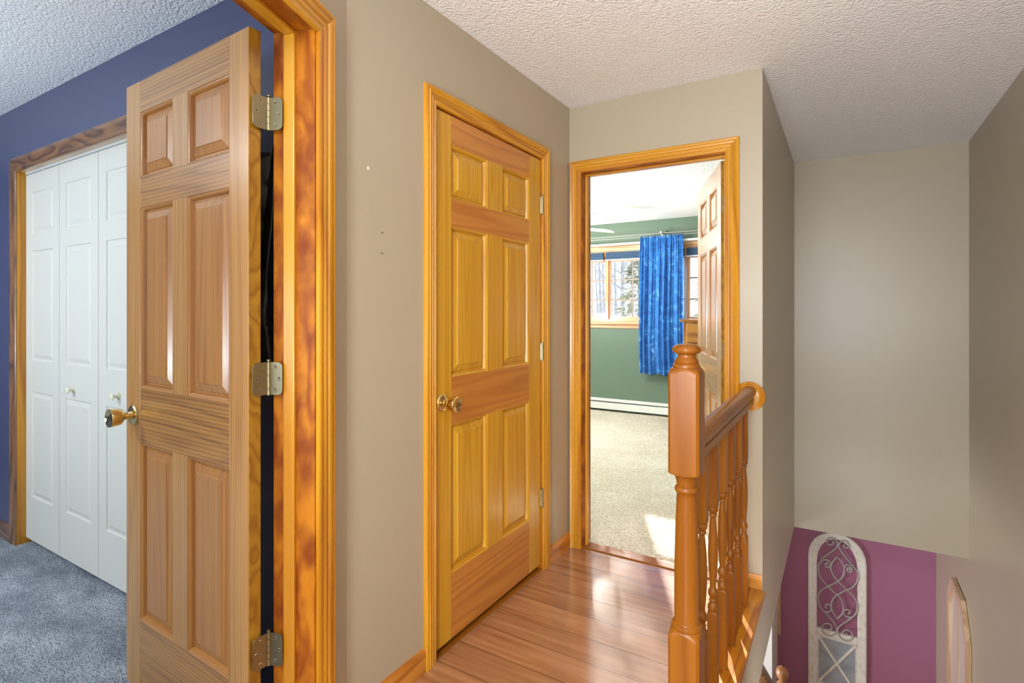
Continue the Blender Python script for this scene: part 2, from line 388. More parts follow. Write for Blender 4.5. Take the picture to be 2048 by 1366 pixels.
struct('wall_downstairs', o, M_plum, 'plum wall at the foot of the stairs', 'wall')
o = MB().box(-.77, XE, -2.62, -2.5, 0, CZ).box(-.89, -.77, -2.5, -.36, 0, CZ)
struct('wall_behind', o, M_tan, 'tan wall behind the camera', 'wall')
struct('wall_basement_left', MB().box(-3.32, -3.2, .5, YF+.12, -2.76, -.30).box(-3.2, XE, .38, .5, -2.76, -.02), M_plum, 'plum wall of the lower floor out of sight', 'wall')
struct('wall_cupboard', MB().box(-1.95, -1.408, 2.30, 2.36, 0, CZ).box(-2.0, -1.95, 1.80, YB, 0, CZ), M_white, 'back wall of the hall cupboard', 'wall')
# left bedroom walls
YK = 1.13
o = MB().box(-5.6, -3.885, YK, YK+.115, 0, CZ).box(-2.095, -1.409, YK, YK+.115, 0, CZ).box(-3.885, -2.095, YK, YK+.115, 2.085, CZ)
struct('wall_closet', o, M_navy, 'navy bedroom wall around the white closet doors', 'wall')
o = MB().box(-5.72, -5.6, -3.1, YK+.115, 0, CZ).box(-5.6, -.9, -3.1, -2.98, 0, CZ)
struct('wall_far_left', o, M_navy, 'navy walls of the left bedroom', 'wall')
o = MB().box(-3.95, -2.0, 1.75, 1.80, 0, CZ)
o.box(-4.0, -3.95, YK+.115, 1.80, 0, CZ).box(-2.0, -1.95, YK+.115, 1.80, 0, CZ)
struct('wall_closet_back', o, M_white, 'back of the closet', 'wall')
# rear bedroom walls
WY = 6.62
wx0, wx1, wz0, wz1 = -3.9, -.95, 1.15, 2.06
o = MB().box(-4.3, wx0, WY, WY+.15, 0, CZ).box(wx1, XC-ww, WY, WY+.15, 0, CZ).box(wx0, wx1, WY, WY+.15, 0, wz0).box(wx0, wx1, WY, WY+.15, wz1, CZ)
struct('wall_window', o, M_green, 'sage green wall under the rear bedroom window', 'wall')
o = MB().box(-4.42, -4.3, YB+ww, WY+.15, 0, CZ).box(-4.3, XA-ww, YB, YB+ww, 0, CZ)
struct('wall_rear_left', o, M_green, 'sage green walls of the rear bedroom out of sight', 'wall')
o = MB().box(XC-ww-.02, XC-ww, YB+ww, WY, 0, CZ).box(XC-ww, XC-ww+.1, YD+.12, WY+.15, 0, CZ)
struct('wall_rear_right', o, M_green, 'sage green wall behind the open rear door', 'wall')

# ------------------------------------------------------------------ ceilings and floors
struct('ceiling', MB().box(-1.40, XE, -2.5, YD, CZ, CZ+.05), M_pop, 'white textured hall ceiling', 'ceiling')
struct('ceiling', MB().box(-5.6, -1.40, -3.0, YB, CZ, CZ+.05).box(-1.40, -.77, -3.0, -2.5, CZ, CZ+.05), M_pop, 'white textured ceiling of the left bedroom', 'ceiling')
struct('ceiling', MB().box(-4.3, XC-ww, YB, WY+.1, CZ+.001, CZ+.05), plain('smooth_ceiling', lin(244, 244, 242), .8), 'bright white ceiling of the rear bedroom', 'ceiling')
struct('ceiling', MB().box(-3.2, XC-.12, .5, YF+.1, -.34, -.30).box(XC-.12, XC, YD, YF+.1, -.34, -.30).box(XC, XE, YD+.12, YF+.1, -.34, -.30), M_tan, 'underside of the upper floor', 'ceiling')
fl = MB().box(XA-ww, XC-.15, -2.5, YB+.03, -.02, 0).box(XC-.15, XE, -2.5, 1.42, -.02, 0)
struct('floor', fl, M_planks, 'shiny brown plank floor of the hall', 'floor')
struct('floor', MB().box(-5.6, -.6, -3.0, 1.75, -.03, -.022), M_carpet_grey, 'floor under the left bedroom', 'floor')
# carpets: subdivided piles
def pile(x0, x1, y0, y1, z, nx, ny, amp):
    mb = MB(); vs = []; r = random.Random(3)
    for j in range(ny+1):
        for i in range(nx+1):
            e = 0 if 0 < j else r.uniform(-.008, .008)
            vs.append((x0+(x1-x0)*i/nx, y0+(y1-y0)*j/ny+e, z+r.uniform(-amp, amp) if j > 0 else z-.012))
    fs = [(j*(nx+1)+i, j*(nx+1)+i+1, (j+1)*(nx+1)+i+1, (j+1)*(nx+1)+i) for j in range(ny) for i in range(nx)]
    mb.add(vs, fs, 0, True); return mb
o = MB()
gb = [MG @ Vector((1.6, -.118, 0)), MG @ Vector((-.0, -.118, 0))]
o.add([(-5.6, -2.98, .012), (gb[0].x, -2.98, .012), (gb[0].x, gb[0].y, .012), (gb[1].x, gb[1].y, .012), (-1.409, YK, .012), (-5.6, YK, .012)], [tuple(range(6))])
o.add([(-3.885, YK, .012), (-2.095, YK, .012), (-2.095, 1.75, .012), (-3.885, 1.75, .012)], [(0, 1, 2, 3)])
struct('floor', o, M_carpet_grey, 'mottled blue-grey carpet of the left bedroom', 'carpet')
struct('floor', pile(-4.3, XC-ww, YB+.085, WY, .014, 150, 150, .0035), M_carpet_beige, 'bright beige carpet of the rear bedroom', 'carpet')
struct('floor', MB().box(-4.3, XC-ww, YB+.03, WY+.15, -.02, -.004), M_planks, 'floor below the beige carpet', 'floor')
struct('floor', MB().box(-3.2, XE, .6, YF, -2.76, -2.7), M_planks, 'downstairs floor', 'floor')
# upper floor slab edge beside the stairwell (tan strip)
o = MB().box(XC-.12, XC, 1.42, YB+.001, -.34, -.021)
struct('trim_8', o, M_tan, 'tan plastered edge of the floor below the ledge board', 'floor edge')
# stairs going down
st = MB()
for i in range(13):
    z = -.208*(i+1); y = 1.42+.266*i
    st.box(XC+.0, XE, y, y+.29, z-.03, z).box(XC, XE, y, y+.02, z, z+.178)
struct('trim_10', st, W_rail['X'], 'wooden stair flight descending from the hall', 'stairs')

# ------------------------------------------------------------------ casings
PROF_REED = [(0, .0), (0, .009), (.004, .012), (.011, .013), (.014, .0095), (.019, .0095), (.022, .0135), (.028, .0145), (.031, .011), (.035, .011), (.038, .016), (.046, .018), (.050, .0145), (.054, .0165), (.060, .0185), (.065, .0165), (.067, .010), (.067, 0)]
PROF_PLAIN = [(0, 0), (0, .008), (.003, .011), (.012, .0125), (.016, .0105), (.030, .013), (.046, .0165), (.058, .0175), (.064, .015), (.066, .010), (.066, 0)]
def casing(name, u0, u1, z1, prof, mw, mats, label, sign=1, z0=0., width=None, parent=None, sill=None):
    """mitred three-sided (or four-sided) casing round an opening u0..u1, top z1; local y is protrusion"""
    k = 1 if width is None else width/prof[-1][0]
    pts = [(u0, z0, -1, 0 if sill is None else -1), (u0, z1, -1, 1), (u1, z1, 1, 1), (u1, z0, 1, 0 if sill is None else -1)]
    segs = [(0, 1, 0), (1, 2, 1), (2, 3, 0)]
    if sill is not None: segs.append((3, 0, 1))
    mb = MB()
    for a, b_, mi in segs:
        vs = []
        for q in (pts[a], pts[b_]):
            for off, pr in prof: vs.append((q[0]+q[2]*off*k, sign*pr, q[1]+q[3]*off*k))
        n = len(prof); fs = [(i, i+1, n+i+1, n+i) for i in range(n-1)] + [(n-1, 0, n, 2*n-1)] + [tuple(range(n)), tuple(range(n, 2*n))]
        mb.add(vs, fs, mi)
    return struct(name, mb, mats, label, 'door casing' if sill is None else 'window casing', mw=mw, parent=parent)

# hall closet door casing (on the left hall wall): local x toward -Y, y toward +X
MA = frame((XA, 2.405, 0), (0, -1))
casing('trim_1', 0, .837, 2.062, PROF_REED, MA, [W_case['Z'], W_case['X']], 'fluted amber casing round the closed hall door', width=.062)
MB_ = frame((0, YB, 0), (1, 0))
casing('trim_2', -1.222, -.478, 2.054, PROF_REED, MB_, [W_case['Z'], W_case['X']], 'fluted amber casing round the far open doorway', sign=-1, width=.064)
casing('trim_3', .1705, .985, 2.066, PROF_REED, MG, [W_case['Z'], W_case['X']], 'fluted casing of the near bedroom doorway', width=.078)
# jambs
def jamb(name, u0, u1, z1, y0, y1, mw, label, stop, sside, W=W_jamb):
    th = .017
    r = empty(name, mw=mw, kind='structure'); r['label'] = label; r['category'] = 'door frame'
    MB().box(u0-th, u0, y0, y1, 0, z1+th, ch=.0015).build('side_jamb', W['Z'], r)
    MB().box(u1, u1+th, y0, y1, 0, z1+th, ch=.0015).build('side_jamb', W['Z'], r)
    MB().box(u0, u1, y0, y1, z1, z1+th, ch=.0015).build('head_jamb', W['X'], r)
    a, b_ = stop; s = .011
    MB().box(u0, u0+s, a, b_, 0, z1-s, ch=.002).build('door_stop', W_stop['Z'], r)
    MB().box(u1-s, u1, a, b_, 0, z1-s, ch=.002).build('door_stop', W_stop['Z'], r)
    MB().box(u0, u1, a, b_, z1-s, z1, ch=.002).build('door_stop', W_stop['X'], r)
    return r
jG = jamb('trim_5', .178, .978, 2.068, -.125, .0, MG, 'amber door frame of the near bedroom doorway', (-.088, -.055), 1)
jA = jamb('trim_6', 0, .837, 2.060, -.117, .0, MA, 'amber door frame round the closed hall door', (-.07, -.038), 1)
jB = jamb('trim_7', -1.217, -.479, 2.052, 0, .117, MB_, 'amber door frame of the far open doorway', (.040, .072), 1)
# strike plate on the far door frame
sp = MB().box(-1.2171, -1.2155, .078, .103, .905, .962, ch=.0003).box(-1.2172, -1.2150, .086, .095, .922, .945, mi=1)
sp.build('strike_plate', [M_satin, M_dark], jB)

# ------------------------------------------------------------------ panel doors
def rect_rings(mb, x0, x1, z0, z1, prof, yface, sgn, mats=(0, 1)):
    """prof: (inset, depth) rings from the opening edge inwards on the face at yface; sgn = direction out of the door"""
    n = len(prof); vs = []
    for off, dp in prof:
        y = yface-sgn*dp
        vs += [(x0+off, y, z0+off), (x1-off, y, z0+off), (x1-off, y, z1-off), (x0+off, y, z1-off)]
    o = len(mb.v); mb.v += vs
    for i in range(n-1):
        for k in range(4):
            a = o+i*4+k; b_ = o+i*4+(k+1) % 4; c = b_+4; d = a+4
            mb.f.append([a, b_, c, d]); mb.m.append(mats[1] if (k % 2 == 0 and i < 5) else mats[0]); mb.sm.append(False)
    mb.f.append([o+(n-1)*4+k for k in range(4)]); mb.m.append(mats[0]); mb.sm.append(False)
PANEL = [(0, 0), (.002, .002), (.005, .0026), (.009, .006), (.011, .0115), (.0125, .0150), (.0175, .0150), (.020, .0115), (.042, .0045), (.044, .0020), (.046, .0020)]
def panel_door(name, mw, W, T0, T1, xs, zs, mats, label, kz=None, ztop=None, zbot=None):
    """xs = (0, s1, m0, m1, s2, W); zs from top down: top rail, panels, rail, panels, lock rail, panels, bottom rail"""
    r = empty(name, mw=mw, kind='structure'); r['label'] = label; r['category'] = 'door'
    stile, rail, pan, edge = mats
    x0, x1, x2, x3, x4, x5 = xs
    t0, a1, a2, b1, b2, c1, c2, bt = zs
    st_edge = stile
    for (p, q) in ((x0, x1), (x4, x5)):
        mb = MB().box(p, q, T0, T1, bt, t0, ch=.0015)
        # the narrow edge faces show end strip colour
        for i, f in enumerate(mb.f):
            c = sum((Vector(mb.v[j]) for j in f), Vector())/len(f)
            if abs(c.x-x0) < .0008 or abs(c.x-x5) < .0008: mb.m[i] = 1
        mb.build('stile', [stile['Z'], edge['Z']], r)
    for (lo, hi, m_) in ((a1, t0, rail), (b1, a2, rail), (c1, b2, rail), (bt, c2, rail)):
        MB().box(x1, x4, T0+.0002, T1-.0002, lo, hi, ch=.0006).build('rail', m_['X'], r)
    for (lo, hi) in ((a2, a1), (b2, b1), (c2, c1)):
        MB().box(x2, x3, T0+.0001, T1-.0001, lo, hi).build('mullion', stile['Z'], r)
        for (p, q) in ((x1, x2), (x3, x4)):
            mb = MB()
            rect_rings(mb, p, q, lo, hi, PANEL, T1, 1); rect_rings(mb, p, q, lo, hi, PANEL, T0, -1)
            mb.build('raised_panel', [pan['Z'], pan['X']], r)
    return r

def knob(parent, x, z, yface, sgn, length=.062, brass=None):
    m = brass or M_brass
    ros = [(.0, 0), (.033, 0), (.034, .002), (.033, .004), (.029, .007), (.022, .009), (.014, .0105), (.0135, .014), (.011, .016), (.0, .016)]
    kn = [(.0, .012), (.0105, .012), (.0105, .022), (.0125, .0235), (.0125, .027), (.0105, .0285), (.0120, .032), (.021, .035), (.0262, .040), (.0285, .050), (.0298, .064), (.0302, .0705), (.0294, .072), (.0275, .071), (.016, .0672), (.006, .066), (.0, .0658)]
    ko = MB().lathe(ros, (x, yface, z), 'Y', 36, flip=sgn).build('rosette', m, parent)
    MB().lathe(kn, (x, yface, z), 'Y', 36, flip=sgn).build('door_knob', m, parent)
    return ko

def hinge(parent, mw, h=.089, wl=.036, wr=.036, ang=PI, name='hinge'):
    """pin at local origin along z; leaf A toward -x side in plane y=0, leaf B rotated by ang"""
    mb = MB(); R = .014
    def leaf(w_, rot, yo):
        pts = [(.004, -h/2), (w_-R, -h/2)]
        for k in range(7):
            a = -PI/2+PI/2*k/6; pts.append((w_-R+R*math.cos(a), -h/2+R+R*math.sin(a)))
        for k in range(7):
            a = PI/2*k/6; pts.append((w_-R+R*math.cos(a), h/2-R+R*math.sin(a)))
        pts.append((.004, h/2)); c, s_ = math.cos(rot), math.sin(rot)
        f = []; b_ = []
        for (u, z) in pts:
            for y, L_ in ((yo, f), (yo+.0022, b_)): L_.append((c*u-s_*y, s_*u+c*y, z))
        n = len(pts)
        mb.add(f+b_, [tuple(range(n)), tuple(range(n, 2*n))[::-1]]+[(i, (i+1) % n, n+(i+1) % n, n+i) for i in range(n)])
        return [(u, z, c, s_, yo) for u, z in ((w_*.50, h*.35), (w_*.76, 0), (w_*.50, -h*.35))]
    scr = leaf(wl, PI, -.0011) + leaf(wr, PI+ang, -.0011)
    seg = h/5
    for i in range(5):
        mb.lathe([(0, -h/2+seg*i+.0007), (.0064, -h/2+seg*i+.0007), (.0064, -h/2+seg*(i+1)-.0007), (0, -h/2+seg*(i+1)-.0007)], (0, 0, 0), 'Z', 16)
    r = mb.build(name, M_satin, parent, mw=mw)
    MB().lathe([(0, -h/2-.002), (.004, -h/2-.002), (.0035, -h/2), (.003, h/2), (.0028, h/2+.003), (.0058, h/2+.004), (.0058, h/2+.0065), (.002, h/2+.0075), (0, h/2+.0075)], (0, 0, 0), 'Z', 16).build('pin', M_satin, r)
    for si, (u, z, c, s_, yo) in enumerate(scr):
        for side in ((1,) if si < 3 else (-1,)):
            y = yo+.0022 if side > 0 else yo
            cx, cy = c*u-s_*y, s_*u+c*y
            nx, ny = -s_*side, c*side
            vs = []; n = 12
            for rr, hh in ((.0050, .0001), (.0044, .0009), (.0020, .0002)):
                for k in range(n):
                    a = 2*PI*k/n
                    vs.append((cx+nx*hh+c*rr*math.cos(a), cy+ny*hh+s_*rr*math.cos(a), z+rr*math.sin(a)))
            fs = [(i*n+k, i*n+(k+1) % n, (i+1)*n+(k+1) % n, (i+1)*n+k) for i in range(2) for k in range(n)]
            MB().add(vs, fs, 0, True).add(vs[2*n:], [tuple(range(n))], 1).build('screw', [M_screw, M_dark], r)
    return r

# door_1: open door of the left bedroom
D1O = (-1.356, .871, 0); D1D = (-.99942, .0341)
M1 = frame(D1O, D1D)
d1 = panel_door('door_1', M1, .734, -.035, 0, (0, .0955, .322, .414, .631, .734), (2.061, 1.957, 1.739, 1.642, 1.045, .864, .278, .040),
    (W_pale, W_pale_rail, W_pale_panel, W_edge), 'pale six-panel pine door standing open into the navy bedroom')
knob(d1, .680, .950, 0, 1); knob(d1, .680, .950, -.035, -1)
# hinges between door edge and frame; door edge plane x_local=0, jamb plane along G normal
PIN1 = Vector((-1.3435, .9215, 0))
m1i = M1.inverted()
eu = (M1.to_3x3() @ Vector((0, 1, 0)))       # along thickness, towards the front face
jn = MG.to_3x3() @ Vector((0, 1, 0))         # along jamb depth towards the hall
for z in (1.838, 1.115, .375):
    # leaf A: rotate so that -x local points along eu from the pin; leaf B along jamb depth
    a = math.atan2(-eu.y, -eu.x); bang = math.atan2(jn.y, jn.x)
    Mh = Matrix.Translation(Vector((PIN1.x, PIN1.y, z))) @ Matrix.Rotation(a, 4, 'Z')
    hinge(d1, m1i @ Mh, ang=bang-(a+PI), wl=.046, wr=.042)

# door_2: closed hall door
d2 = panel_door('door_2', frame((XA-.003, 2.405-.003, 0), (0, -1)), .831, -.035, 0, (0, .118, .358, .480, .728, .831), (2.056, 1.943, 1.735, 1.629, 1.043, .861, .283, .028),
    (W_amber, W_amber_rail, W_amber, W_edge), 'closed amber six-panel pine door in the hall')
knob(d2, .785, .951, 0, 1); knob(d2, .785, .951, -.035, -1)
for z in (1.83, 1.095, .36):
    hinge(d2, Matrix.Translation((-.001, .0085, z)) @ Matrix.Rotation(PI/2, 4, 'Z'), wl=.012, wr=.012, ang=.35)

# door_3: open door of the rear bedroom
d3 = panel_door('door_3', frame((-.487, 2.862, 0), (-.36, .94)), .735, 0, .035, (0, .104, .319, .414, .631, .735), (2.046, 1.95, 1.738, 1.636, 1.043, .862, .28, .035),
    (W_pale, W_pale_rail, W_pale_panel, W_edge), 'six-panel pine door opened into the rear bedroom')
knob(d3, .68, .94, .035, 1); knob(d3, .68, .94, 0, -1)
for z in (1.83, 1.10, .36):
    # leaf let into the hinge edge of the door
    hinge(d3, Matrix.Translation((-.004, -.006, z)) @ Matrix.Rotation(-PI/2, 4, 'Z'), wl=.036, wr=.012, ang=.5)

# door_4 and door_5: white bifold closet doors
def bifold(name, x0, label, kx, kz):
    r = empty(name, loc=(x0, 1.165, 0), kind='structure'); r['label'] = label; r['category'] = 'closet door'
    P = [(0, 0), (.003, .0055), (.007, .0062), (.012, .0060), (.030, .0010), (.033, .0008)]
    for k in range(2):
        a = k*.440+.0015; b_ = a+.437; mb = MB()
        px0, px1 = a+.078, b_-.078
        zz_ = [(.045, .283), (.283, .859), (.859, 1.030), (1.030, 1.626), (1.626, 1.718), (1.718, 1.945), (1.945, 2.048)]
        mb.box(a, px0, 0, .03, .045, 2.048); mb.box(px1, b_, 0, .03, .045, 2.048)
        for i, (l, h) in enumerate(zz_):
            if i % 2 == 0: mb.box(px0, px1, 0.0001, .0299, l, h)
            else:
                rect_rings(mb, px0, px1, l, h, P, 0, -1, (0, 0)); rect_rings(mb, px0, px1, l, h, P, .03, 1, (0, 0))
        mb.build('door_leaf', M_whitedoor, r)
    MB().lathe([(0, 0), (.0165, 0), (.0165, .002), (.008, .004), (.0065, .012), (.0075, .020), (.014, .023), (.0165, .026), (.0165, .029), (.013, .032), (0, .033)], (kx-x0, 0, kz), 'Y', 24, flip=-1).build('door_knob', M_ivory, r)
    return r
bifold('door_4', -3.870, 'left pair of white folding closet doors', -3.255, .908)
bifold('door_5', -2.990, 'right pair of white folding closet doors, partly behind the open door', -2.79, .915)
# closet casing and jamb + track
MK = frame((0, YK, 0), (1, 0))
casing('trim_4', -3.872, -2.108, 2.062, PROF_PLAIN, MK, [W_oldbrown['Z'], W_oldbrown['X']], 'brown wooden casing round the white closet doors', sign=-1, width=.075)
o = MB().box(-3.888, -3.871, -.004, .115, 0, 2.085).box(-2.109, -2.092, -.004, .115, 0, 2.085)
r = empty('trim_9', mw=MK, kind='structure'); r['label'] = 'wooden frame and white track of the closet opening'; r['category'] = 'door frame'
o.build('side_jamb', W_case['Z'], r)
MB().box(-3.872, -2.108, -.002, .115, 2.0665, 2.085).build('head_jamb', W_light['X'], r)
MB().box(-3.871, -2.109, .034, .066, 2.053, 2.066).build('track', M_white, r)

# ------------------------------------------------------------------ baseboards
def baseboard(name, x0, x1, mw, sign, label, h=.083, mat=None, ends=()):
    prof = [(0, 0), (.012, 0), (.012, h-.02), (.009, h-.008), (.005, h), (0, h)]
    vs = [(x, sign*p, z) for x in (x0, x1) for p, z in prof]; n = len(prof)
    mb = MB().add(vs, [(i, (i+1) % n, n+(i+1) % n, n+i) for i in range(n)]+[tuple(range(n)), tuple(range(n, 2*n))])
    return struct(name, mb, mat or W_base['X'], label, 'baseboard', mw=mw)
baseboard('baseboard_left', .90, 1.255-.004, MA, 1, 'pine baseboard left of the closed hall door')
baseboard('baseboard_left', -.313, -.064, MA, 1, 'short pine baseboard between the two hall doorways')
baseboard('baseboard_back', -.413, XC-.002, MB_, -1, 'pine baseboard beside the handrail rosette')
baseboard('baseboard_bedroom', -5.6, -3.948, MK, -1, 'brown baseboard left of the closet', h=.10, mat=W_oldbrown['X'])
baseboard('baseboard_corner', .004, .090, MG, 1, 'pine baseboard on the narrow wall strip')

# doorway threshold and ledge
struct('trim_11', MB().box(-1.217, -.479, YB+.012, YB+.088, 0, .006, ch=.002), W_rail['X'], 'flat wooden threshold strip at the carpet edge', 'threshold')
struct('trim_12', MB().box(XA-.05, XA+.004, 1.572, 2.403, 0, .005, ch=.0015), W_rail['Y'], 'thin threshold under the closed hall door', 'threshold')
struct('trim_13', MB().box(-.47, -.302, 1.42, YB-.014, .0005, .02, ch=.004), W_ledge['Y'], 'glossy orange ledge board under the balusters', 'ledge')

# ------------------------------------------------------------------ banister
ban = empty('banister', (-.37, 1.535, .0))
tag(ban, 'turned amber wooden banister with newel post and balusters beside the stairwell', 'banister')
def sq_ring(h, z, ch):
    c = h-ch
    return [(h, -c, z), (h, c, z), (c, h, z), (-c, h, z), (-h, c, z), (-h, -c, z), (-c, -h, z), (c, -h, z)]
def turned(blocks, turns, cx=0, cy=0):
    mb = MB()
    for (half, z0, z1, shoulder0, shoulder1) in blocks:
        # square block with arched shoulders: faces end in a curve, corners cut down to the turning
        n = 32
        def prof(z):
            vs = []
            return vs
        zs = []
        K = 7
        for k in range(K+1): zs.append((z0, k/K) if shoulder0 else None)
        def ring(z, lim):
            # square limited by a circle of radius lim
            pts = []
            for k in range(n):
                a = 2*PI*(k+.5)/n; c, s_ = math.cos(a), math.sin(a)
                rs = half/max(abs(c), abs(s_)); r = min(rs, lim)
                pts.append((cx+c*r, cy+s_*r, z))
            return pts
        full = half*1.36
        rings = []
        if shoulder0:
            for k in range(6): rings.append(ring(z0+shoulder0*k/5, half*.93+(full-half*.93)*math.sin(PI/2*k/5)))
        else: rings.append(ring(z0, full))
        if shoulder1:
            for k in range(6): rings.append(ring(z1-shoulder1*(5-k)/5, half*.93+(full-half*.93)*math.cos(PI/2*k/5)))
        else: rings.append(ring(z1, full))
        vs = [p for r_ in rings for p in r_]; m = len(rings)
        mb.add(vs, [(i*n+k, i*n+(k+1) % n, (i+1)*n+(k+1) % n, (i+1)*n+k) for i in range(m-1) for k in range(n)] +
               [tuple(range(n))[::-1], tuple((m-1)*n+k for k in range(n))], 0, False)
    for t in turns: mb.lathe(t, (cx, cy, 0), 'Z', 28)
    return mb
newel_cap = [(0, 1.138), (.030, 1.139), (.036, 1.143), (.037, 1.149), (.035, 1.153), (.0315, 1.155), (.033, 1.159), (.031, 1.164), (.025, 1.170), (.0235, 1.176), (.0245, 1.180), (.035, 1.184), (.0385, 1.190), (.0375, 1.197), (.031, 1.204), (.018, 1.208), (0, 1.2095)]
newel_col = [(0, .418), (.034, .420), (.039, .424), (.041, .430), (.039, .437), (.034, .440), (.0325, .444), (.0330, .50), (.0325, .60), (.030, .70), (.027, .775), (.026, .795), (.028, .798), (.031, .802), (.032, .808), (.030, .814), (.026, .817), (.0275, .830), (.031, .842), (.034, .846), (.034, .851), (.030, .855), (0, .856)]
b1 = turned([(.0415, 0, .425, 0, .022), (.0415, .848, 1.143, .010, .022)], [newel_cap, newel_col])
b1.build('newel_post', W_rail['Z'], ban)
hr = []   # handrail profile swept along y: local coordinates relative to ban
prof = [(-.018, -.020), (.018, -.020), (.018, -.006), (.028, -.002), (.031, .010), (.029, .022), (.020, .032), (.008, .036), (-.008, .036), (-.020, .032), (-.029, .022), (-.031, .010), (-.028, -.002), (-.018, -.006)]
ys = (.040, YB-1.535-.018); HZ = .915
vs = [(x, y, HZ+z) for y in ys for x, z in prof]; n = len(prof)
MB().add(vs, [(i, (i+1) % n, n+(i+1) % n, n+i) for i in range(n)]+[tuple(range(n)), tuple(range(n, 2*n))], 0, True).build('handrail', W_rail['Y'], ban)
MB().box(-.021, .021, ys[0], ys[1], HZ-.047, HZ-.020, ch=.002).build('fillet_strip', W_rail['Y'], ban)
MB().lathe([(0, 0), (.066, 0), (.068, .004), (.066, .009), (.060, .012), (.054, .010), (.050, .012), (.046, .017), (.040, .019), (0, .019)], (0, YB-1.535, .903), 'Y', 40, flip=-1).build('rosette', W_case['Z'], ban)
bt = [(0, .296), (.012, .298), (.0165, .303), (.0175, .311), (.0165, .320), (.012, .327), (.0105, .331), (.0135, .336), (.0105, .342), (.0115, .348), (.0155, .354), (.0165, .362), (.0140, .371), (.0105, .378), (.0095, .384),
      (.0125, .42), (.0152, .46), (.0160, .50), (.0148, .54), (.0120, .58), (.0095, .605), (.0085, .613), (.0125, .617), (.0125, .622), (.0095, .626), (.0155, .634), (.0165, .642), (.0140, .651), (.011, .656), (0, .657)]
first = None
for y in (1.726, 1.893, 2.057, 2.219, 2.385, 2.550):
    if first is None:
        first = turned([(.0165, .018, .302, 0, .014), (.0165, .648, HZ-.046, .014, 0)], [bt]).build('baluster', W_rail['Z'], ban)
        b_ = first
    else:
        b_ = first.copy(); col.objects.link(b_)
    b_.location = (0, y-1.535, 0)

# ------------------------------------------------------------------ downstairs banister
lb = empty('banister', (-.42, 4.89, -2.7))
tag(lb, 'lower stair banister with round topped newel seen below the hall ledge', 'banister')
W_pl = woodset('lower_oak', lin(196, 142, 92), lin(160, 104, 60), across=8)
nb = turned([(.042, 0, .98, 0, .02)], [[(0, .97), (.03, .975), (.036, .985), (.030, .995), (.022, 1.003), (.024, 1.012), (.040, 1.030), (.047, 1.052), (.047, 1.075), (.040, 1.098), (.024, 1.114), (0, 1.12)]])
nb.build('newel_post', [W_pl['Z']], lb)
dy, dz = -.80, .62
def along(s, z): return (0, -.05+dy*s, z+dz*s)
MB().tube([along(0, .86), along(3.2, .86)], .024, 12).build('handrail', plain('grey_rail', lin(150, 134, 122), .35), lb)
fb = None
for k in range(12):
    s = .16+.155*k
    if fb is None:
        fb = MB().tube([(0, 0, 0), (0, 0, .76)], [.016, .016], 8).lathe([(0, .30), (.017, .30), (.022, .33), (.013, .36), (.013, .56), (.022, .59), (.017, .62), (0, .62)], (0, 0, 0), 'Z', 12).build('baluster', W_pl['Z'], lb)
        q = fb
    else: q = fb.copy(); col.objects.link(q)
    q.location = (0, -.05+dy*s, .07+dz*s)
st = MB().box(-.02, .02, -.05+dy*3.2, -.05, 0, 0)
vs = [(x, y, z) for x in (-.02, .02) for (y, z) in ((-.05, 0), (-.05, .10), (-.05+dy*3.0, .10+dz*3.0), (-.05+dy*3.0, -.25+dz*3.0))]
MB().add(vs, [(0, 1, 2, 3), (4, 7, 6, 5), (0, 4, 5, 1), (1, 5, 6, 2), (2, 6, 7, 3), (3, 7, 4, 0)]).build('stringer', W_rail['Y'], lb)
# white partition end downstairs
struct('trim_14', MB().box(-.66, -.567, 5.60, YF, -2.7, -.34), M_white, 'white painted post at the edge of the plum wall downstairs', 'trim')

# ------------------------------------------------------------------ wall art downstairs
art = empty('arched_wall_panel', (-.052, 6.12, -2.40))
tag(art, 'tall arched distressed white wood panel with iron scrollwork on the plum wall', 'wall decor')
AX, AZ = -.052, -2.40
def L2(X, z, y): return (X-AX, y-6.12, z-AZ)
def arch_path(hw, zs, zt, n=14):
    pts = []
    for k in range(n+1):
        a = PI*k/n; pts.append((hw*-math.cos(a), zs+(zt-zs)*math.sin(a)**.92))
    return pts
outer = [(-.241, -2.40)] + arch_path(.241, -1.11, -.845) + [(.241, -2.40)]
inner = [(-.168, -2.40)] + arch_path(.168, -1.16, -.905) + [(.168, -2.40)]
mb = MB(); n = len(outer)
def yb(y): return y-6.12
rings = [(outer, 6.118), (outer, 6.088), ([(x*.95, z-.008 if z > -1.2 else z) for x, z in outer], 6.083), ([(x*1.09, z+.012 if z > -1.25 else z) for x, z in inner], 6.086), (inner, 6.092), (inner, 6.118)]
vs = []
for P_, y in rings: vs += [(x, yb(y), z-AZ) for x, z in P_]
m = len(rings)
fs = [(j*n+i, j*n+i+1, ((j+1) % m)*n+i+1, ((j+1) % m)*n+i) for j in range(m) for i in range(n-1)]
fs += [tuple(j*n for j in range(m)), tuple(j*n+n-1 for j in range(m))]
mb.add(vs, fs)
mb.box(-.17, .17, yb(6.084), yb(6.118), -1.865-AZ, -1.80-AZ, ch=.004).box(-.20, .20, yb(6.086), yb(6.118), -2.40-AZ, -2.335-AZ, ch=.004)
mb.build('frame', M_cream, art)
MB().box(-.172, .172, yb(6.102), yb(6.110), -2.34-AZ, -1.86-AZ).build('metal_panel', M_zinc, art)
lat = MB()
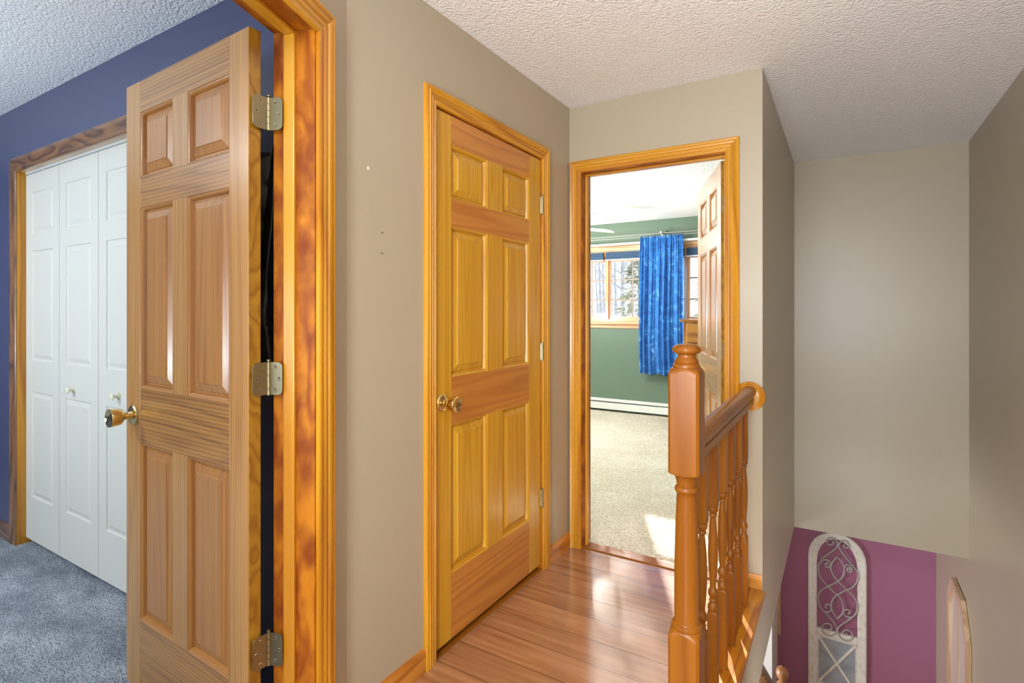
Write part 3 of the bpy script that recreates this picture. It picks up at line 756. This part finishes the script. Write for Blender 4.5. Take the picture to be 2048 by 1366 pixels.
def strap(a, b_, w_=.022, y=6.094, t=.007):
    a = Vector((a[0], 0, a[1]-AZ)); b_ = Vector((b_[0], 0, b_[1]-AZ)); d = (b_-a).normalized(); p = Vector((-d.z, 0, d.x))*w_/2
    vs = [(q.x, yb(yy), q.z) for yy in (y, y+t) for q in (a-p, a+p, b_+p, b_-p)]
    lat.add(vs, [(0, 1, 2, 3), (7, 6, 5, 4), (0, 4, 5, 1), (1, 5, 6, 2), (2, 6, 7, 3), (3, 7, 4, 0)])
zt_, zb_ = -1.875, -2.33
strap((-.158, zt_), (.158, zb_), y=6.0935); strap((.158, zt_), (-.158, zb_), y=6.0900)
strap((-.160, zt_), (-.160, zb_), .014, 6.095); strap((.160, zt_), (.160, zb_), .014, 6.095); strap((-.16, zt_-.002), (.16, zt_-.002), .014, 6.096); strap((-.16, zb_), (.16, zb_), .014, 6.096)
lat.build('lattice', M_cream, art)
SCR = [[(-0.135, -1.168), (-0.123, -1.151), (-0.135, -1.143), (-0.148, -1.16), (-0.14, -1.184), (-0.118, -1.183), (-0.102, -1.16), (-0.104, -1.133), (-0.138, -1.116), (-0.181, -1.14), (-0.204, -1.191), (-0.201, -1.269), (-0.167, -1.328), (-0.123, -1.367), (-0.084, -1.408), (-0.036, -1.439), (-0.008, -1.487), (0.003, -1.539), (-0.003, -1.596), (-0.046, -1.662)], [(0.05, -1.167), (0.058, -1.149), (0.044, -1.147), (0.037, -1.165), (0.047, -1.187), (0.065, -1.178), (0.071, -1.146), (0.053, -1.123), (0.03, -1.123), (0.011, -1.152)], [(0.027, -1.364), (-0.027, -1.414), (-0.051, -1.435), (-0.084, -1.486), (-0.096, -1.545), (-0.084, -1.609), (-0.048, -1.66)], [(0.086, -1.126), (0.118, -1.178), (0.114, -1.256), (0.077, -1.326), (0.027, -1.364)], [(-0.048, -1.066), (-0.084, -1.123), (-0.102, -1.183), (-0.084, -1.24), (-0.041, -1.301), (0.027, -1.361), (0.081, -1.407), (0.114, -1.475), (0.109, -1.553), (0.081, -1.605), (0.039, -1.619), (0.011, -1.609), (0.003, -1.583), (0.02, -1.554), (0.049, -1.554), (0.053, -1.578), (0.039, -1.59)], [(-0.048, -1.066), (-0.008, -1.11), (0.011, -1.172), (-0.003, -1.242), (-0.046, -1.303), (-0.123, -1.367), (-0.186, -1.429), (-0.206, -1.486), (-0.203, -1.541), (-0.181, -1.597), (-0.142, -1.623), (-0.108, -1.605), (-0.099, -1.568), (-0.118, -1.54), (-0.144, -1.559), (-0.142, -1.583), (-0.128, -1.574)], [(-0.181, -1.597), (-0.123, -1.654), (-0.075, -1.707), (-0.051, -1.761), (-0.06, -1.803), (-0.104, -1.844), (-0.152, -1.837), (-0.174, -1.792), (-0.152, -1.741), (-0.108, -1.733), (-0.092, -1.762), (-0.113, -1.791), (-0.135, -1.781)], [(0.081, -1.605), (0.02, -1.673), (-0.027, -1.726), (-0.046, -1.77), (-0.027, -1.826), (0.02, -1.85), (0.067, -1.824), (0.075, -1.772), (0.044, -1.743), (0.006, -1.76), (-0.0, -1.79), (0.02, -1.794), (0.03, -1.775)], [(-0.181, -1.118), (-0.113, -1.045), (-0.06, -0.989), (-0.044, -0.94), (-0.065, -0.9), (-0.104, -0.895), (-0.133, -0.932), (-0.123, -0.964), (-0.089, -0.956), (-0.075, -0.93), (-0.089, -0.928)], [(0.086, -1.126), (0.03, -1.067), (-0.017, -1.001), (-0.035, -0.96), (-0.027, -0.925), (0.006, -0.896), (0.039, -0.911), (0.047, -0.942), (0.025, -0.964), (0.006, -0.951), (0.016, -0.933)]]
mb = MB()
for i, c in enumerate(SCR):
    mb.tube(spline([L2(x, z, 6.083-.004*(i % 2)) for x, z in c], 5), .0075, 8)
mb.build('scrollwork', M_iron, art)
# second frame on the plum wall, mostly behind the white post
fr2 = empty('picture_frame', (-.80, 6.12, -1.98))
tag(fr2, 'light wood frame left of the arched panel on the plum wall', 'frame')
mb = MB()
for (a, b_, c, d) in ((-.26, -.19, 0, .95), (.19, .262, 0, .95), (-.19, .19, 0, .08), (-.19, .19, .87, .95)):
    mb.box(a, b_, -.03, -.002, c, d, ch=.004)
mb.build('frame', W_light['Z'], fr2)
MB().box(-.19, .19, -.014, -.002, .08, .87).build('mirror', M_cream, fr2)

# clipped-corner framed panel on the right stairwell wall
mir = empty('wall_panel', (XE, 4.925, -1.60))
tag(mir, 'pale wood framed wall panel with clipped top corners on the lower right wall', 'wall decor')
def octo(hw, z0, z1, c): return [(-hw, z0), (-hw, z1-c), (-hw+c, z1), (hw-c, z1), (hw, z1-c), (hw, z0)]
po = octo(.387, 0, .932, .20); pi_ = octo(.317, .07, .862, .175)
n = 6; mb = MB(); vs = []
for P_, x in ((po, -.002), (po, -.030), (pi_, -.026), (pi_, -.002)): vs += [(x, y, z) for y, z in P_]
fs = [(j*n+i, j*n+(i+1) % n, (j+1)*n+(i+1) % n, (j+1)*n+i) for j in range(3) for i in range(n)]
mb.add(vs, fs).build('frame', W_light['Z'], mir)
mb = MB().add([(-.012, y, z) for y, z in pi_]+[(-.004, y, z) for y, z in pi_], [tuple(range(6)), tuple(range(6, 12))]+[(i, (i+1) % 6, 6+(i+1) % 6, 6+i) for i in range(6)])
mb.box(-.016, -.012, -.004, .004, .08, .85, mi=1)
mb.build('inner_board', [W_white['Z'], W_light['Z']], mir)

# ------------------------------------------------------------------ rear bedroom window
WG = 6.66
MW = frame((0, WY, 0), (1, 0))
win = empty('window_1', mw=MW, kind='structure'); win['label'] = 'wide wood framed window of the rear bedroom'; win['category'] = 'window'
casing('casing', wx0+.03, wx1-.03, 2.045, [(o_, p) for o_, p in PROF_PLAIN], None, [W_bwin['Z'], W_bwin['X']], '', sign=-1, z0=1.16, width=.085, parent=win, sill=1)
MB().box(wx0-.05, wx1+.05, -.045, .0, 1.125, 1.15, ch=.006).build('sill', W_bwin['X'], win)
mb = MB(); f0, f1 = .0, .10
mb.box(wx0, wx1, f0, f1, 1.15, 1.19, mi=1).box(wx0, wx1, f0, f1, 2.0, 2.06, mi=1).box(wx0, wx0+.04, f0, f1, 1.19, 2.0).box(wx1-.04, wx1, f0, f1, 1.19, 2.0)
for x in (-2.60, -1.60): mb.box(x-.014, x+.014, f0, f1, 1.19, 2.0)
mb.build('frame', [W_bwin['Z'], W_bwin['X']], win)
for (a, b_) in ((wx0+.04, -2.614), (-2.586, -1.614), (-1.586, wx1-.04)):
    s = MB()
    s.box(a, b_, .03, .07, 1.19, 1.225, mi=1).box(a, b_, .03, .07, 1.935, 2.0, mi=1).box(a, a+.02, .03, .07, 1.225, 1.935).box(b_-.02, b_, .03, .07, 1.225, 1.935)
    so = s.build('sash', [W_bwin['Z'], W_bwin['X']], win)
    g = MB().box(a+.02, b_-.02, .048, .052, 1.225, 1.935).build('glass', M_glass, so)
    mm = MB(); xm = [-2.83, -3.11, -3.39, -3.67] if a < -3 else [a+.315, a+.630] if b_ < -1.6 else [a+.22, a+.41]
    for x in xm: mm.box(x-.008, x+.008, .040, .0475, 1.225, 1.935)
    for z in (1.44, 1.695): mm.box(a+.02, b_-.02, .0395, .047, z-.008, z+.008)
    mm.build('muntin', M_munt, so)
for (a, b_, lab) in ((-3.86, -2.64, 'rolled dark blue blind over the left window section'), (-2.61, -1.62, 'rolled dark blue blind behind the blue curtain'), (-1.59, -1.0, 'rolled dark blue blind right of the blue curtain')):
    bl = empty('window_blind', ((a+b_)/2, WY-.004, 2.0)); tag(bl, lab, 'blind', 'dark blue window blinds')
    h = (b_-a)/2; mb = MB()
    for k in range(4): mb.box(-h, h, -.030, .0, -.042+k*.017, -.027+k*.017, ch=.002)
    mb.build('fabric', M_blind, bl)
    MB().box(-h, h, -.034, .0, -.056, -.043, ch=.002).build('bottom_bar', M_white, bl)
    MB().box(-h, h, -.034, .0, .026, .05, ch=.002).build('head_rail', M_blind, bl)
# curtain rods
rod = empty('curtain_rod', (0, 0, 0)); tag(rod, 'white flat curtain rod with thin grey wire rod above the rear window', 'curtain rod')
RY = WY-.085
mb = MB().box(-3.95, -.9, RY-.006, RY+.006, 2.126, 2.152, ch=.003)
mb.build('flat_rod', M_white, rod)
MB().tube([(-3.95, RY-.02, 2.235), (-.9, RY-.02, 2.235)], .004, 8).tube([(-3.95, RY-.03, 2.205), (-.9, RY-.03, 2.205)], .003, 8).build('wire_rod', M_iron, rod)
for x in (-3.5, -1.87, -1.0):
    mb = MB()
    mb.tube([(x, WY-.002, 2.245), (x, RY-.01, 2.25), (x, RY-.03, 2.24), (x+.03, RY-.04, 2.20)], .006, 8).lathe([(0, 0), (.014, .0), (.014, .006), (0, .008)], (x, RY-.045, 2.245), 'Y', 12)
    mb.box(x-.01, x+.01, RY, WY, 2.13, 2.25)
    mb.build('bracket', M_iron, rod)
# curtain: gathered cloth
cx0, cx1, cz0, cz1 = -2.115, -1.60, .53, 2.20
NU, NV = 150, 70; vs = []; r_ = random.Random(5)
ph = [r_.uniform(0, 6.28) for _ in range(8)]
CY = RY-.045
for j in range(NV+1):
    v = j/NV; z = cz1+(cz0-cz1)*v
    sag = 1-.10*math.exp(-((v-.0)/.05)**2)
    for i in range(NU+1):
        u = i/NU
        a = u*2*PI
        top = math.exp(-v*7)
        d = .006*math.sin(a*24+ph[0])*(.35+top*.9) + .024*(1-top)*math.sin(a*7+ph[1]+1.2*math.sin(a*2+ph[2])+.5*v) + .010*(1-top)*math.sin(a*5+ph[3]+v*1.4) + .004*math.sin(a*17+ph[4]+3*v)
        x = cx0+(cx1-cx0)*u+.012*math.sin(v*5+u*3)*(v)+(-.020*(1-u)+.006*u)*math.sin(v*PI)
        zz_ = z+(.012*math.sin(a*13+ph[5])*top if j == 0 else 0)+.010*math.sin(a*3)*v*v
        vs.append((x, CY+d, zz_))
fs = [(j*(NU+1)+i, j*(NU+1)+i+1, (j+1)*(NU+1)+i+1, (j+1)*(NU+1)+i) for j in range(NV) for i in range(NU)]
cu = MB().add(vs, fs, 0, True).build('curtain', M_curtain)
md = cu.modifiers.new('thick', 'SOLIDIFY'); md.thickness = .0018
tag(cu, 'bright blue patterned gathered curtain hanging at the rear window', 'curtain')

# chest of drawers beside the door
ch = empty('chest_of_drawers', (-1.02, 6.12, .014)); tag(ch, 'tall brown wooden chest standing under the window behind the open door', 'chest of drawers')
W_ch = woodset('chest_oak', lin(168, 116, 48), lin(122, 76, 28))
MB().box(-.44, .44, -.21, .21, .06, 1.168, ch=.003).box(-.40, .40, -.18, .18, 0, .06).build('carcass', W_ch['Z'], ch)
MB().box(-.472, .472, -.235, .215, 1.168, 1.196, ch=.005).build('top', W_ch['X'], ch)
for k in range(5):
    dr = MB().box(-.40, .40, -.228, -.21, .09+k*.214, .29+k*.214, ch=.004).build('drawer', W_ch['X'], ch)
    for x in (-.22, .22): MB().lathe([(0, 0), (.008, 0), (.007, .012), (.015, .018), (.012, .026), (0, .027)], (x, -.228, .19+k*.214), 'Y', 16, flip=-1).build('knob', M_satin, dr)

# baseboard heater
ht = empty('baseboard_heater', (-2.6, WY, .014)); tag(ht, 'long white baseboard heater along the green wall', 'heater')
MB().box(-1.6, 1.02, -.055, -.002, .125, .158, ch=.005).box(-1.6, 1.02, -.012, -.002, .02, .13).build('back_panel', M_white, ht)
MB().box(-1.6, 1.02, -.068, -.060, .028, .112, ch=.003).build('front_cover', M_white, ht)
for x in (-1.6, .99): MB().box(x, x+.03, -.068, -.002, .02, .158, ch=.003).build('end_cap', M_white, ht)
MB().box(-1.57, .99, -.05, -.016, .05, .10).build('fins', plain('grey_fins', (.25, .25, .26, 1), .5, .5), ht)

# ceiling fan
fan = empty('ceiling_fan', (-2.55, 4.9, 2.42)); tag(fan, 'white ceiling fan in the rear bedroom with one blade tip in view', 'ceiling fan')
MB().lathe([(0, -.005), (.06, -.005), (.06, -.02), (.03, -.05), (.012, -.055), (.012, -.13), (0, -.13)], (0, 0, 0), 'Z', 24).build('down_rod', M_fan, fan)
MB().lathe([(0, -.12), (.05, -.12), (.11, -.15), (.115, -.20), (.105, -.25), (.06, -.27), (.05, -.29), (0, -.29)], (0, 0, 0), 'Z', 28).build('motor', M_fan, fan)
f0 = None
for k, an in enumerate((58, 148, 238, 328)):
    if f0 is None:
        pts = []
        hw0, hw1 = .052, .072
        outline = [(.17, -hw0), (.72, -hw1)] + [(.74+.06*math.sin(t), -hw1*math.cos(t)) for t in [PI*i/8 for i in range(1, 8)]] + [(.72, hw1), (.17, hw0)]
        n = len(outline); tl = .38
        vs = [(x, y, -.262+y*tl+h) for h in (-.004, .004) for x, y in outline]
        mb = MB().add(vs, [tuple(range(n))[::-1], tuple(range(n, 2*n))]+[(i, (i+1) % n, n+(i+1) % n, n+i) for i in range(n)])
        mb.box(.08, .22, -.012, .012, -.256, -.250)
        f0 = mb.build('blade', M_fan, fan); q = f0
    else: q = f0.copy(); col.objects.link(q)
    q.rotation_euler = (0, 0, math.radians(an))
MB().lathe([(0, -.30), (.06, -.30), (.075, -.33), (.07, -.36), (.0, -.375)], (0, 0, 0), 'Z', 24).build('light_cap', M_fan, fan)

# ------------------------------------------------------------------ black garment behind the open door
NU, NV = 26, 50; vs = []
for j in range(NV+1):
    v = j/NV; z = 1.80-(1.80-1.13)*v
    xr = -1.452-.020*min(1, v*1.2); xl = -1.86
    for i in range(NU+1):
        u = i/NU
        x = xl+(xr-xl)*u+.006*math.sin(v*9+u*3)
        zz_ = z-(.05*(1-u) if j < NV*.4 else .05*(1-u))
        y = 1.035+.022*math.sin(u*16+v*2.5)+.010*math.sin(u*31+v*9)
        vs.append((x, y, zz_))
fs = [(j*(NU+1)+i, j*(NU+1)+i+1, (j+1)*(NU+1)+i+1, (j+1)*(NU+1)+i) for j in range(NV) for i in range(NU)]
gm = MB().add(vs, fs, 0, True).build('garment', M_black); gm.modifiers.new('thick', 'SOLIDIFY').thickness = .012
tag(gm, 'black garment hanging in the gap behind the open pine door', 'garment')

# wall marks: white plastic wall anchor and two old screws on the hall wall
an = MB().lathe([(0, 0), (.0048, 0), (.0052, .0015), (.003, .002), (0, .0022)], (XA, 1.238, 1.755), 'X', 14).build('wall_anchor', M_white)
tag(an, 'tiny white wall anchor left of the closed hall door', 'wall anchor')
for (y, z, lab) in ((1.298, 1.556, 'small old screw in the tan wall, upper of two'), (1.297, 1.489, 'small old screw in the tan wall, lower of two')):
    s = MB().lathe([(0, 0), (.0028, 0), (.0024, .0035), (0, .004)], (XA, y, z), 'X', 12).build('screw', M_satin); tag(s, lab, 'screw', 'old screws in the hall wall')

# ------------------------------------------------------------------ outdoors
struct('ground', MB().box(-60, 40, 7.2, 80, -3.3, -3.2), M_snow, 'pale snowy ground outside the window', 'ground')
rt = random.Random(11)
def tree(x, y, h, lab):
    o_ = empty('bare_tree', (x, y, -3.2)); tag(o_, lab, 'tree', 'bare trees outside the window')
    lean = rt.uniform(-.3, .3)
    pts = [(lean*t*t*.6+.06*math.sin(t*5), 0, h*t) for t in [k/8 for k in range(9)]]
    rr = rt.uniform(.07, .13)
    MB().tube(pts, [rr*(1-.75*k/8) for k in range(9)], 8).build('trunk', M_bark, o_)
    mb = MB()
    for k in range(16):
        t = rt.uniform(.35, .95); z = h*t; a = rt.uniform(0, 2*PI); ln = rt.uniform(.6, 1.8)*(1.2-t)
        b0 = Vector((lean*t*t*.6, 0, z)); b1_ = b0+Vector((math.cos(a)*ln, math.sin(a)*ln, ln*.8)); md_ = (b0+b1_)/2+Vector((0, 0, -.08))
        mb.tube([b0, md_, b1_], [.028, .018, .006], 5)
        b2 = md_+Vector((math.cos(a+.8)*ln*.4, math.sin(a+.8)*ln*.4, ln*.4)); mb.tube([md_, b2], [.014, .004], 4)
    mb.build('branches', M_bark, o_)['kind'] = 'stuff'
for x, y in ((-9.6, 24), (-10.5, 25.5), (-9.15, 22.5), (-8.9, 23.6)): tree(x, y, 8.6, 'slender bare tree in the pale woods outside the window')
nt_ = 0
for x, y in ((-3.1, 18), (-6.1, 21), (-6.4, 17.5), (-5.2, 20), (-9.4, 18), (-10.2, 22), (-7.9, 24), (-4.9, 16.5), (-3.8, 21), (-11.5, 20), (-9.0, 26), (-6.6, 27)):
    tree(x, y, rt.uniform(8, 12), 'slender bare tree in the pale woods outside the window'); nt_ += 1
def evergreen(x, y, h, rad, lab, nn=1500):
    o_ = empty('evergreen_tree', (x, y, -3.2)); tag(o_, lab, 'tree', 'evergreens outside the window')
    MB().tube([(0, 0, 0), (0, 0, h)], [.14, .02], 8).build('trunk', M_bark, o_)
    mb = MB(); r2 = random.Random(int(x*10))
    for k in range(nn):
        t = r2.random()**.8; z = h*(.12+.86*t); R_ = rad*(1-t)*(.35+.65*r2.random())+.05; a = r2.uniform(0, 2*PI)
        c = Vector((math.cos(a)*R_, math.sin(a)*R_, z-.2*R_)); s_ = r2.uniform(.07, .17)
        d = Vector((math.cos(a), math.sin(a), -.25+r2.uniform(-.4, .4))).normalized()*s_*1.6; e_ = Vector((-math.sin(a), math.cos(a), r2.uniform(-.6, .6))).normalized()*s_*.5
        mb.add([c-e_, c+d*.4-e_*.2+Vector((0, 0, .02)), c+d, c+e_], [(0, 1, 2, 3)])
    mb.build('foliage', M_pine, o_)
evergreen(-4.45, 13.6, 6.6, 1.5, 'bushy evergreen tree seen through the middle window section')
evergreen(-2.2, 12.0, 6.0, 1.5, 'evergreen tree seen right of the blue curtain')
o_ = empty('sun_block_pine', (-7.12, 15.2, -3.2)); tag(o_, 'unseen pine with a bare trunk, its high crown added to keep sun off the left window section', 'tree')  # added out of view; the crown is shaped to shade the left sash
MB().tube([(0, 0, 0), (0, 0, 9.2)], [.10, .03], 8).build('trunk', M_bark, o_)
mb = MB(); r2 = random.Random(4)
for k in range(5000):
    a = r2.uniform(0, 2*PI); h = r2.uniform(-1, 1); R_ = math.sqrt(1-h*h)*r2.random()**.4
    c = Vector((.66*R_*math.cos(a), .66*R_*math.sin(a), 8.0+1.6*h)); d = Vector((r2.uniform(-1, 1), r2.uniform(-1, 1), r2.uniform(-1, 1))).normalized()*.12; e_ = d.orthogonal().normalized()*.06
    mb.add([c-e_, c+d*.5, c+d, c+e_], [(0, 1, 2, 3)])
mb.build('foliage', M_pine, o_)
